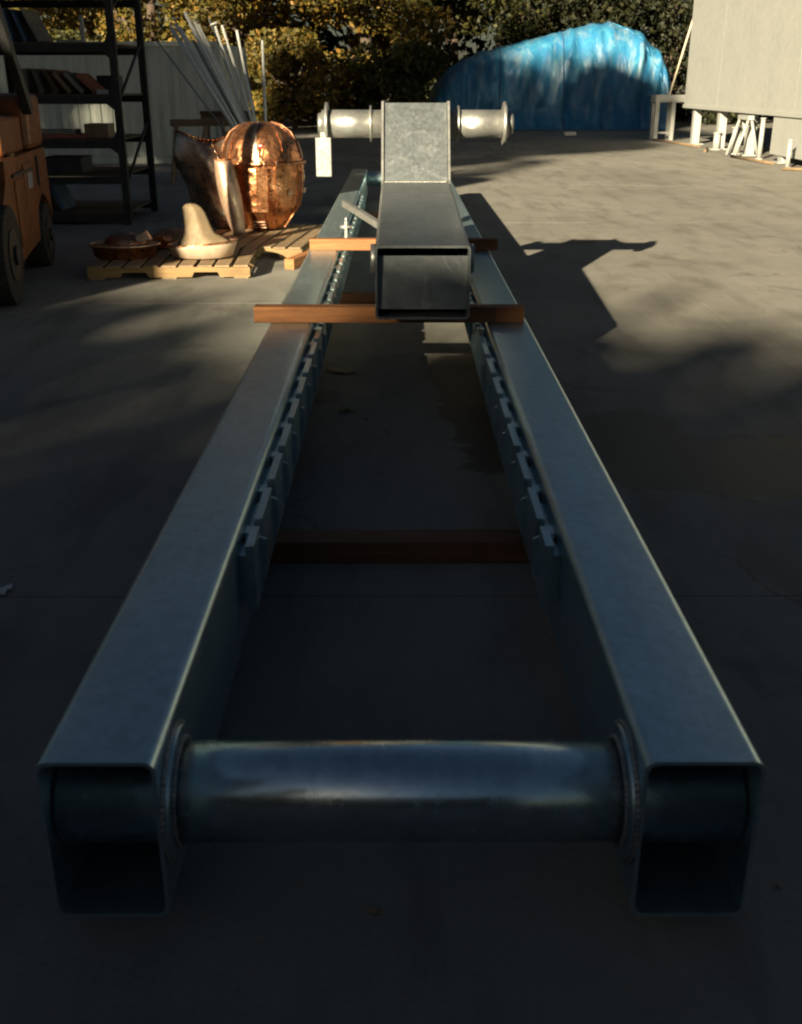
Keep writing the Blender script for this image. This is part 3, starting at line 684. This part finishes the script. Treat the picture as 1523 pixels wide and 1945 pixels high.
for x, wd, h, mt, le, lb, ca in row: good('board', x, 14.35, 2.14, (wd, .55, h), mt, lb, ca, le)
row = [(-4.10, 'tan_board', -38, 'tan plate leaning hard left on the second visible shelf'), (-3.94, 'grey_board', -42, 'grey plate leaning hard left in the middle of the second visible shelf'), (-3.78, 'red_board', -46, 'red brown plate lowest in the leaning row of the second shelf')]
for x, mt, le, lb in row: good('plate', x, 14.4, 1.80 + .012 - .26, (0.05, .5, .30), mt, lb, 'plate', le)
row = [(-4.75, 'grey_board', -3, 'grey plate standing upright on the third visible shelf'), (-4.55, 'grey_board', -18, 'grey plate leaning a little on the third visible shelf'), (-4.36, 'tan_board', -28, 'pale tan plate leaning on the third visible shelf'), (-4.20, 'red_board', -32, 'red brown plate leaning at the right of the third visible shelf')]
for x, mt, le, lb in row: good('plate', x, 14.75, 1.55, (0.06, .5, .30), mt, lb, 'plate', le)
fr = thing('metal_frame', 'pale angled metal frame on the top visible shelf beside the boards', 'metal frame', (-3.93, 14.3, 2.153))
mb = MB(); mb.box((-0.28, -0.02, 0), (0.04, 0.02, 0.035)); mb.build('foot', M['galv_bright'], fr)
mb = MB(); mb.box((0.0, -0.021, 0.036), (0.045, 0.021, 0.31)); mb.build('upright', M['galv_bright'], fr)
good('crate', -3.78, 14.9, 1.55, (.24, .4, .22), 'black', 'black crate on the right of the third visible shelf', 'crate')
good('bar_stock', -4.45, 14.3, 1.03, (1.0, .35, .05), 'red_board', 'flat red brown slab on the fourth visible shelf', 'slab')
good('bar_stock', -4.55, 14.32, 1.081, (.9, .30, .05), 'grey_board', 'flat grey slab stacked on the red brown slab', 'slab')
good('box', -3.83, 14.35, 1.03, (.30, .35, .17), 'tan_board', 'tan box at the right end of the fourth visible shelf', 'box')
good('box', -4.95, 14.4, 0.60, (.45, .5, .28), 'grey_board', 'grey box on the left of the low shelf', 'box')
good('box', -4.30, 14.4, 0.60, (.5, .5, .20), 'black', 'dark box in the middle of the low shelf', 'box')
for k, (x, mt) in enumerate(((-4.75, 'grey_board'), (-4.55, 'grey_board'), (-4.35, 'blue_box'))): good('plate', x, 14.4, 0.14, (0.05, .5, .34), mt, ['grey plate leaning at the left of the bottom shelf', 'grey plate leaning in the middle of the bottom shelf', 'blue plate leaning at the right of the bottom shelf'][k], 'plate', -16 - 3 * k)
good('ingot', -3.70, 14.15, 1.55, (.14, .2, .05), 'white_trailer', 'small white block catching sun beside the rack post', 'block', 0, 20)

# ------------------------------------------------------------------ forklift
fk = thing('forklift', 'old orange forklift truck seen from its side at the left edge', 'forklift', (-3.10, 8.35, 0), R(8.8))
# local: +y runs to the rear, x<0 is the body (side face at x=0)
side = [(0.30, 0.42), (0.30, 0.62), (0.75, 0.95), (0.75, 1.10), (2.9, 1.10), (2.95, 0.80), (2.95, 0.42), (2.72, 0.62), (2.45, 0.70), (2.18, 0.60), (2.05, 0.30), (1.0, 0.24), (0.86, 0.30), (0.80, 0.62), (0.55, 0.78)]
mb = MB(); mb.poly_prism([(-0.03, y, z) for y, z in side], (-1.05, 0, 0)); mb.build('chassis', M['orange'], fk)
mb = MB(); mb.box((-0.95, 1.15, 1.10), (-0.10, 2.15, 1.42), bev=0.03); mb.build('hood', M['orange'], fk)
mb = MB(); mb.box((-1.06, 2.16, 1.105), (-0.03, 2.93, 1.60), bev=0.06); mb.build('counterweight', M['orange'], fk)
mb = MB(); mb.box((-0.028, 1.08, 0.36), (-0.016, 1.50, 0.92), bev=0.004); mb.build('side_panel', M['orange'], fk)
mb = MB(); mb.box((-0.028, 1.54, 0.62), (-0.014, 1.98, 1.02), bev=0.004); p_ = mb.build('access_door', M['orange'], fk)
mb = MB(); mb.box((-0.013, 1.66, 0.80), (-0.008, 1.90, 0.94)); mb.build('plate', M['grey_label'], p_)
mb = MB(); mb.box((-0.029, 1.0, 0.945), (-0.010, 2.0, 0.975)); mb.build('trim_strip', M['black'], fk)
mb = MB(); mb.box((-0.029, 2.28, 0.78), (-0.012, 2.34, 1.05)); mb.build('vent', M['black'], fk)
mb = MB(); mb.box((-0.10, 1.25, 1.10), (-0.06, 1.45, 1.125)); mb.build('reflector', M['pallet'], fk)
mb = MB(); mb.box((-0.80, 1.2, 1.43), (-0.25, 1.75, 1.55), bev=0.04); mb.build('seat', M['black'], fk)
mb = MB(); mb.box((-0.80, 1.70, 1.56), (-0.25, 1.82, 2.0), bev=0.04); mb.build('seat_back', M['grey_label'], fk)
for x in (-0.10, -0.95):
    mb = MB(); a = Vector((x + 0.08, 2.20, 1.45)); b = Vector((x - 0.02, 1.05, 2.9))
    q = (b - a).to_track_quat('Z', 'X').to_matrix().to_4x4(); l = (b - a).length
    mb.box((-0.05, -0.04, -l / 2), (0.05, 0.04, l / 2), bev=0.006); bmesh.ops.transform(mb.bm, matrix=Matrix.Translation((a + b) / 2) @ q, verts=mb.bm.verts)
    mb.build('guard_leg', M['black'], fk)
mb = MB(); mb.box((-1.0, 0.1, 2.86), (-0.05, 1.1, 2.92), bev=0.01); mb.build('overhead_guard', M['black'], fk)
for x in (-0.30, -0.75):
    mb = MB(); mb.box((x - .05, -0.22, 0.1), (x + .05, -0.10, 2.9)); mb.build('mast_rail', M['black'], fk)
def wheel(x, y, r, wd):
    mb = MB(); mb.cyl((x - wd, y, r), (x, y, r), r, seg=40); 
    for k in range(28):
        A = 2 * math.pi * k / 28; mb.box((x - wd, y + (r - 0.01) * math.cos(A) - .012, r + (r - 0.01) * math.sin(A) - .012), (x - 0.005, y + (r + .0) * math.cos(A) + .012, r + (r - .006) * math.sin(A) + .012))
    t = mb.build('wheel', M['rubber'], fk)
    mb = MB(); mb.cyl((x + 0.001, y, r), (x + 0.012, y, r), r * .55, seg=28); mb.cyl((x + 0.012, y, r), (x + 0.04, y, r), r * .2, seg=20); mb.build('rim', M['black'], t)
wheel(0.02, 0.42, 0.39, 0.28); wheel(-0.78, 0.42, 0.39, 0.28); wheel(-0.01, 2.45, 0.30, 0.22); wheel(-0.85, 2.45, 0.30, 0.22)

# ------------------------------------------------------------------ tarp covered boat
tp = thing('tarp_covered_load', 'big humped load wrapped in a wrinkled blue tarpaulin', 'tarpaulin', (5.95, 46.0, 0))
prof = [(1.2, 0.0), (1.28, 0.9), (1.6, 1.7), (2.2, 2.3), (3.3, 2.75), (4.4, 3.05), (5.6, 3.3), (6.8, 3.6), (7.8, 3.83), (8.7, 3.82), (9.6, 3.55), (10.3, 2.9), (10.75, 2.2), (10.98, 1.4), (11.05, 0.0)]
def hprof(x):
    for (a, h0), (b, h1) in zip(prof[:-1], prof[1:]):
        if a <= x <= b: f = (x - a) / (b - a); return h0 + (h1 - h0) * f
    return 0
rng = np.random.RandomState(3)
rows = []; NU, NV = 110, 60
fold = [(rng.uniform(1.5, 10.8), rng.uniform(-1.2, 1.2), rng.uniform(.05, .20), rng.uniform(.06, .26)) for _ in range(42)]
for j in range(NV + 1):
    ph = math.pi * j / NV          # 0 front foot .. pi back foot
    row = []
    for i in range(NU + 1):
        u = i / NU; x = 1.2 + 9.85 * (0.5 - 0.5 * math.cos(math.pi * u)) ** 0.97
        H = max(0.02, sum(hprof(min(11.04, max(1.21, x + d))) for d in (-.25, -.1, 0, .1, .25)) / 5 if 1.6 < x < 10.7 else hprof(min(11.04, max(1.21, x))))
        D = 2.1 * min(1, (H / 2.4)) ** 0.5 + 0.05
        c, s_ = math.cos(ph), math.sin(ph)
        y = -D * math.copysign(abs(c) ** 0.62, c); z = H * abs(s_) ** 0.62
        f = 0
        for fx, sl_, wd, am in fold:
            d = x - (fx + sl_ * (z / 3.5 - .5)); f += am * math.exp(-(d / wd) ** 2) * (1 if am > .1 else -1)
        f += 0.05 * math.sin(x * 3.1 + z * 2) + 0.03 * math.sin(x * 7 - z * 5)
        skirt = 0.25 * max(0, 1 - z / 0.5)
        row.append((x - 6.1, y * (1 + skirt) - f * abs(c) * 0.9, max(0.01, z + f * 0.25 * s_)))
    rows.append(row)
mb = MB(); mb.grid(rows); mb.build('tarpaulin', M['tarp'], tp)
for x in (4.05, 6.45):
    j_ = min(range(NU + 1), key=lambda i: abs(rows[30][i][0] + 6.1 - x))
    mb = MB(); mb.tube([Vector(rows[j][j_]) + Vector((0, -0.03, 0.02)) for j in range(0, NV // 2 + 1, 2)], 0.016, 6); mb.build('rope', M['blue_box'], tp)
mb = MB(); mb.tube([(rows[k][100 - k][0], rows[k][100 - k][1] - 0.03, rows[k][100 - k][2]) for k in range(3, 30, 2)], 0.03, 6); mb.build('fold_seam', M['tarp'], tp)

# ------------------------------------------------------------------ white trailer
tr = thing('white_trailer', 'tall plain white box trailer along the right side of the yard', 'trailer', (8.6, 34.0, 0))
mb = MB(); mb.box((0, -21, 1.06), (2.5, 0, 4.25), bev=0.02); mb.build('box_body', M['white_trailer'], tr)
for k in range(3):
    if k == 0:
        mb = MB(); mb.box((-0.003, -0.02, 1.10), (-0.001, 0.02, 4.20)); st = o = mb.build('seam_strip', M['white_trailer'], tr)
    else: o = share('seam_strip', st, tr)
    o.location = (0, -3.5 - k * 6.0, 0)
mb = MB(); mb.box((-0.03, -21, 0.99), (0.05, 0.01, 1.09), bev=0.005); mb.build('bottom_rail', M['white_trailer'], tr)
mb = MB(); mb.box((0.02, -21, 0.16), (0.08, -8.2, 0.985), bev=0.005); mb.build('side_skirt', M['white_trailer'], tr)
for y in (-1.0, -3.6, -6.2, -8.8):
    mb = MB(); mb.box((0.06, y - 0.13, 0.03), (0.26, y + 0.13, 0.988), bev=0.006); mb.box((-0.05, y - 0.22, 0.001), (0.37, y + 0.22, 0.03)); mb.build('support_leg', M['white_trailer'], tr)
for y in (-12.0, -13.3):
    mb = MB(); mb.cyl((0.75, y, 0.5), (0.45, y, 0.5), 0.48, seg=36); mb.build('wheel', M['rubber'], tr)
# hitch stand at its far end
hs = thing('steel_stand', 'pale four legged steel stand with a diagonal stay at the trailer end', 'stand', (8.2, 35.2, 0))
for x in (-0.12, 0.38):
    for y in (0, 0.5):
        mb = MB(); mb.box((x - .06, y - .05, 0.001), (x + .06, y + .05, 1.12), bev=0.004); mb.build('leg', M['white_trailer'], hs)
mb = MB(); mb.box((-0.2, -0.07, 1.122), (0.95, 0.6, 1.34), bev=0.01); mb.build('top_beam', M['white_trailer'], hs)
mb = MB(); mb.cyl((0.25, 0.1, 1.34), (0.86, 0.1, 3.9), 0.03, seg=10); mb.build('stay', M['rope'], hs)
mb = MB(); mb.box((-0.13, 0.02, 0.2), (0.38, 0.05, 0.26)); mb.build('crossbar', M['white_trailer'], hs)
# posts and jacks standing under the trailer
for k, (x, y, r, h, lb) in enumerate(((8.62, 30.2, .10, .42, 'short pale post standing under the trailer near its far legs'), (8.6, 28.4, .13, .62, 'taller pale post under the middle of the trailer'),
                                       (8.55, 26.3, .06, .90, 'thin pale stake in front of the trailer skirt'), (8.3, 23.6, .05, .55, 'thin short stake standing in front of the trailer skirt'))):
    mb = MB(); mb.cyl((0, 0, 0.001), (0, 0, 0.03), r * 1.8, seg=20); mb.cyl((0, 0, 0.03), (0, 0, h), r, r * .85, seg=20); mb.cyl((0, 0, h), (0, 0, h + .03), r * 1.15, seg=20)
    o = mb.build('post', M['white_trailer']); o.location = (x, y, 0); tag(o, lb, 'post', 'posts under the trailer')
ah = thing('a_frame_trestle', 'pale A frame trestle standing under the trailer', 'trestle', (8.55, 27.3, 0))
for sx in (-1, 1):
    for y in (0, .7):
        mb = MB(); mb.cyl((sx * .04, y, 0.85), (sx * .28, y, 0.0), 0.035, seg=10); mb.build('leg', M['white_trailer'], ah)
mb = MB(); mb.box((-.07, -.08, .85), (.07, .78, .95)); mb.build('top_beam', M['white_trailer'], ah)
for (x0, y0, x1, y1, lb) in ((8.0, 35.0, 8.45, 31.2, 'long thin pipe lying on the ground from the stand'), (8.4, 30.3, 8.0, 29.0, 'short pipe lying on the ground by the trailer leg'), (8.1, 27.0, 8.3, 24.5, 'pipe lying along the ground before the trailer skirt'), (8.0, 23.0, 8.9, 22.4, 'dark bar lying on bright concrete at the right edge')):
    mb = MB(); mb.cyl((0, 0, 0.035), (x1 - x0, y1 - y0, 0.035), 0.033, seg=10); o = mb.build('pipe', M['tan_board']); o.location = (x0, y0, 0); tag(o, lb, 'pipe', 'pipes on the ground by the trailer')

# ------------------------------------------------------------------ litter
def litter(name, x, y, s, mat, label, cat):
    mb = MB(); rows = [[(s * (u - .5) * (1 + .3 * math.sin(v * 5)), s * .6 * (v - .5), 0.006 + 0.012 * math.sin(u * 4 + v * 3) ** 2) for u in np.linspace(0, 1, 6)] for v in np.linspace(0, 1, 5)]
    mb.grid(rows); o = mb.build(name, M[mat]); o.location = (x, y, 0.002); o.rotation_euler = (0, 0, random.uniform(0, 3)); tag(o, label, cat)
litter('paper_scrap', -1.42, 3.40, 0.06, 'paper', 'crumpled white paper scrap on the concrete at the left edge', 'paper')
litter('dry_leaf', -0.36, 6.5, 0.16, 'litter', 'long pale dry leaf on the ground between the beams', 'leaf')
litter('dry_leaf', -0.29, 5.65, 0.08, 'litter', 'small pale leaf on the ground nearer between the beams', 'leaf')
mb = MB(); mb.box((-0.2, -0.15, 0), (0.2, 0.15, 0.12), bev=0.03); o = mb.build('white_bag', M['paper']); o.location = (5.9, 38.5, 0.001); tag(o, 'small white bundle on the concrete in front of the blue tarpaulin', 'bag')

rg = np.random.RandomState(21); mb = MB()
for k in range(900):
    yy = 1.0 + 17 * rg.rand() ** 1.6; xx = rg.uniform(-.55, .6) * (yy + 1.0)
    s_ = rg.uniform(.002, .0065) if k % 9 else rg.uniform(.008, .022)
    a = rg.uniform(0, 6.28); c_ = Vector((xx, yy, 0.0))
    P4 = [c_ + Vector((s_ * math.cos(a + q_), s_ * .7 * math.sin(a + q_), 0.0005 if k % 9 else .001 + s_ * .3 * (q_ > 3))) for q_ in (0, 1.3, 3.1, 4.6)]
    top_ = mb.bm.verts.new(c_ + Vector((0, 0, s_ * .55))); vv_ = [mb.bm.verts.new(q_) for q_ in P4]
    for q_ in range(4): mb.bm.faces.new((vv_[q_], vv_[(q_ + 1) % 4], top_))
o = mb.build('grit', M['litter']); tag(o, 'scattered grit and leaf crumbs lying on the concrete', 'grit', kind='stuff')
# ------------------------------------------------------------------ trees
def leaf_mesh(name, centers, radii, count, size, seed, flat=1.0, squash=None):
    rg = np.random.RandomState(seed)
    C = np.array(centers, float); Rr = np.array(radii, float); wgt = Rr ** 2; wgt /= wgt.sum()
    idx = rg.choice(len(C), count, p=wgt)
    d = rg.normal(size=(count, 3)); d /= np.linalg.norm(d, axis=1)[:, None]
    rad = rg.uniform(0.35, 1.0, count) ** 0.45
    pos = C[idx] + d * (rad * Rr[idx])[:, None] * np.array((1, 1, flat))
    n = rg.normal(size=(count, 3)) + np.array((0, 0, .5)); n /= np.linalg.norm(n, axis=1)[:, None]
    t = np.cross(n, rg.normal(size=(count, 3))); t /= np.linalg.norm(t, axis=1)[:, None]; b = np.cross(n, t)
    sz = size * rg.uniform(.55, 1.35, count)[:, None]
    V = np.stack([pos - t * sz, pos - b * sz * .55 + t * sz * .1, pos + t * sz, pos + b * sz * .55 + t * sz * .1], 1).reshape(-1, 3)
    V[:, 2] = np.maximum(V[:, 2], 0.02)
    me = bpy.data.meshes.new(name); me.vertices.add(len(V)); me.vertices.foreach_set('co', V.ravel())
    me.loops.add(len(V)); me.loops.foreach_set('vertex_index', np.arange(len(V)))
    me.polygons.add(count); me.polygons.foreach_set('loop_start', np.arange(0, len(V), 4)); me.polygons.foreach_set('loop_total', np.full(count, 4))
    me.update(); me.validate(); return me
def tree(label, x, y, height, cr, base, leafmat, count, size, seed, clumps=26, group='trees behind the yard', name='autumn_tree', thin=1.0):
    rg = random.Random(seed)
    t = thing(name, label, 'tree', (x, y, 0), 0, group)
    mb = MB(); pts = [Vector((0, 0, -0.05))]; th = height * 0.55
    for k in range(1, 6): pts.append(Vector((rg.uniform(-.15, .15) * k * .4, rg.uniform(-.15, .15) * k * .4, th * k / 5)))
    r0 = height * 0.018 + .05
    for k in range(5): mb.cyl(pts[k], pts[k + 1], r0 * (1 - k * .15), r0 * (1 - (k + 1) * .15), seg=10)
    mb.build('trunk', M['bark'], t)
    cs, rs = [], []; mb = MB()
    for k in range(clumps):
        a = rg.uniform(0, 2 * math.pi); f = rg.random(); z = base + (height - base) * (0.06 + .90 * f)
        env = math.sin(math.pi * min(1, .18 + .78 * f)) ** .6
        rr = cr * env * math.sqrt(rg.random()) * .85
        c = Vector((rr * math.cos(a), rr * math.sin(a), z)); r_ = cr * rg.uniform(.22, .38)
        if c.z + r_ * .8 > height: c.z = height - r_ * .8
        cs.append(c); rs.append(r_)
        if k % 2 == 0:
            s = pts[min(5, max(1, int(5 * min(1, z / th * .7))))]; mid = (s + c) / 2 + Vector((0, 0, -.3)); mb.cyl(s, mid, r0 * .35, r0 * .22, seg=6); mb.cyl(mid, c, r0 * .22, r0 * .08, seg=6)
    mb.build('limb', M['bark'], t)
    me = leaf_mesh('crown', cs, rs, int(count * thin), size, seed, .8); me.materials.append(M[leafmat])
    o = bpy.data.objects.new('crown', me); COL.objects.link(o); o.parent = t
    return t
TL = [(-23, 50, 15, 6.0, 'leaf_olive', 'olive tree at the far left behind the shelving rack'), (-15.5, 48, 16, 5.2, 'leaf_autumn', 'yellow brown tree rising behind the white container'),
      (-10, 47, 14, 4.6, 'leaf_autumn', 'golden autumn tree behind the fan of poles'), (-5.6, 46.5, 15, 4.2, 'leaf_autumn', 'bright golden autumn tree behind the copper vessel'),
      (-1.4, 47.5, 15.5, 4.0, 'leaf_autumn', 'orange flecked autumn tree left of the axle tube'), (2.4, 52, 16, 4.4, 'leaf_olive', 'shady olive tree behind the left end of the tarpaulin'),
      (7.0, 53, 17, 5.0, 'leaf_dark', 'dark green tree behind the middle of the blue tarpaulin'), (12.5, 53, 16, 5.4, 'leaf_dark', 'dark green tree behind the right end of the blue tarpaulin'),
      (19.5, 54, 17, 5.8, 'leaf_dark', 'dark tree hidden mostly behind the white trailer')]
for i, (x, y, h, cr, mt, lb) in enumerate(TL):
    tree(lb, x, y, h, cr, 0.2, mt, 21000, 0.135, 100 + i, 46)
# low bushes that close the view under the crowns
for i, (x, y, h, cr, mt, lb) in enumerate([(-12.5, 43.5, 3.6, 2.2, 'leaf_olive', 'low bush beside the white container'), (-8.0, 43.5, 3.4, 2.3, 'leaf_autumn', 'yellow bush below the golden tree'), (-4.0, 43.2, 3.6, 2.2, 'leaf_autumn', 'rusty bush below the brightest tree'),
                                            (-0.3, 43.8, 3.2, 2.1, 'leaf_olive', 'rounded olive bush left of the tarpaulin'), (14.5, 49, 3.8, 2.6, 'leaf_dark', 'dark bush beyond the trailer end')]):
    t = tree(lb, x, y, h, cr, 0.0, mt, 6500, 0.12, 300 + i, 22, 'bushes along the back of the yard', 'bush'); t['category'] = 'bush'
# a dense wood further behind so no horizon shows through
cs = [(x + random.uniform(-1, 1), 60 + random.uniform(-1.5, 2), z) for x in np.arange(-44, 46, 2.6) for z in (1.4, 4.2, 7.2, 10.2, 13.2)]
me = leaf_mesh('distant_wood', cs, [2.7] * len(cs), 36000, 0.36, 9); me.materials.append(M['leaf_dark'])
o = bpy.data.objects.new('distant_wood', me); COL.objects.link(o); o['kind'] = 'stuff'; o['label'] = 'dark mass of woodland behind the yard trees'; o['category'] = 'woodland'

# ------------------------------------------------------------------ behind the camera: workshop and wing added for shade, tall trees shading the yard
ws = thing('workshop', 'plain block workshop behind the camera shading the near yard', 'building', (-6.0, -9.0, 0))  # out of view, put in to keep the foreground dark
mb = MB(); mb.box((-24, -14, 0), (20, -4, 5.75)); mb.build('wall', M['wall'], ws)
mb = MB(); mb.box((-24.3, -14.3, 5.755), (20.3, -3.6, 5.88), bev=0.01); mb.build('roof', M['roof'], ws)
mb = MB(); mb.box((-8.5, -3.99, 0.02), (-2.5, -3.93, 4.2)); mb.build('roller_door', M['black'], ws)
shade_wing = thing('storage_wing', 'stepped taller wing at the left end of the workshop', 'building', (-17.0, -3.0, 0))  # unseen steps, heights shaped so forklift and rack fall in shade
for x0, x1, h, yb in ((-10, 6.0, 8.3, -0.9), (6.005, 7.1, 8.3, 1.5), (7.105, 7.6, 6.2, 1.5), (7.605, 8.75, 5.0, 1.5)):
    mb = MB(); mb.box((x0, yb, 0), (x1, 2.0, h)); mb.build('wall', M['wall'], shade_wing)
    mb = MB(); mb.box((x0, yb, h + .003), (x1, 2.04, h + .06)); mb.build('roof', M['roof'], shade_wing)
BT_ = [(-13.5, 18.5, 5.5), (-19.0, 18.7, 4.8), (-24.6, 19.05, 4.3), (-29.2, 19.25, 3.9)]
for i, (x, h, cr) in enumerate(BT_):
    tree(['broad tree behind the workshop, rightmost of its row', 'broad tree behind the workshop, second from the right', 'broad tree behind the workshop, third from the right', 'broad tree behind the workshop beside the tallest ones'][i], x, -43, h, cr, 11.0, 'leaf_olive', 4300 + 900 * i, 0.27, 500 + i, 110, 'trees behind the workshop', 'broad_tree')
for i, (x, y, h, cr, cnt, bs) in enumerate([(-36.1, -40, 33.8, 4.8, 12000, 22.5), (-43.6, -41, 39, 5.4, 15000, 12.0), (-58, -42, 29, 7.5, 9000, 10.0)]):
    tree(['tall high crowned tree behind the workshop, nearest to the yard', 'tallest tree behind the workshop', 'tall tree farthest to the left behind the workshop'][i], x, y, h, cr, bs, 'leaf_olive', cnt, 0.32, 600 + i, 60, 'tall trees behind the workshop', 'tall_tree')
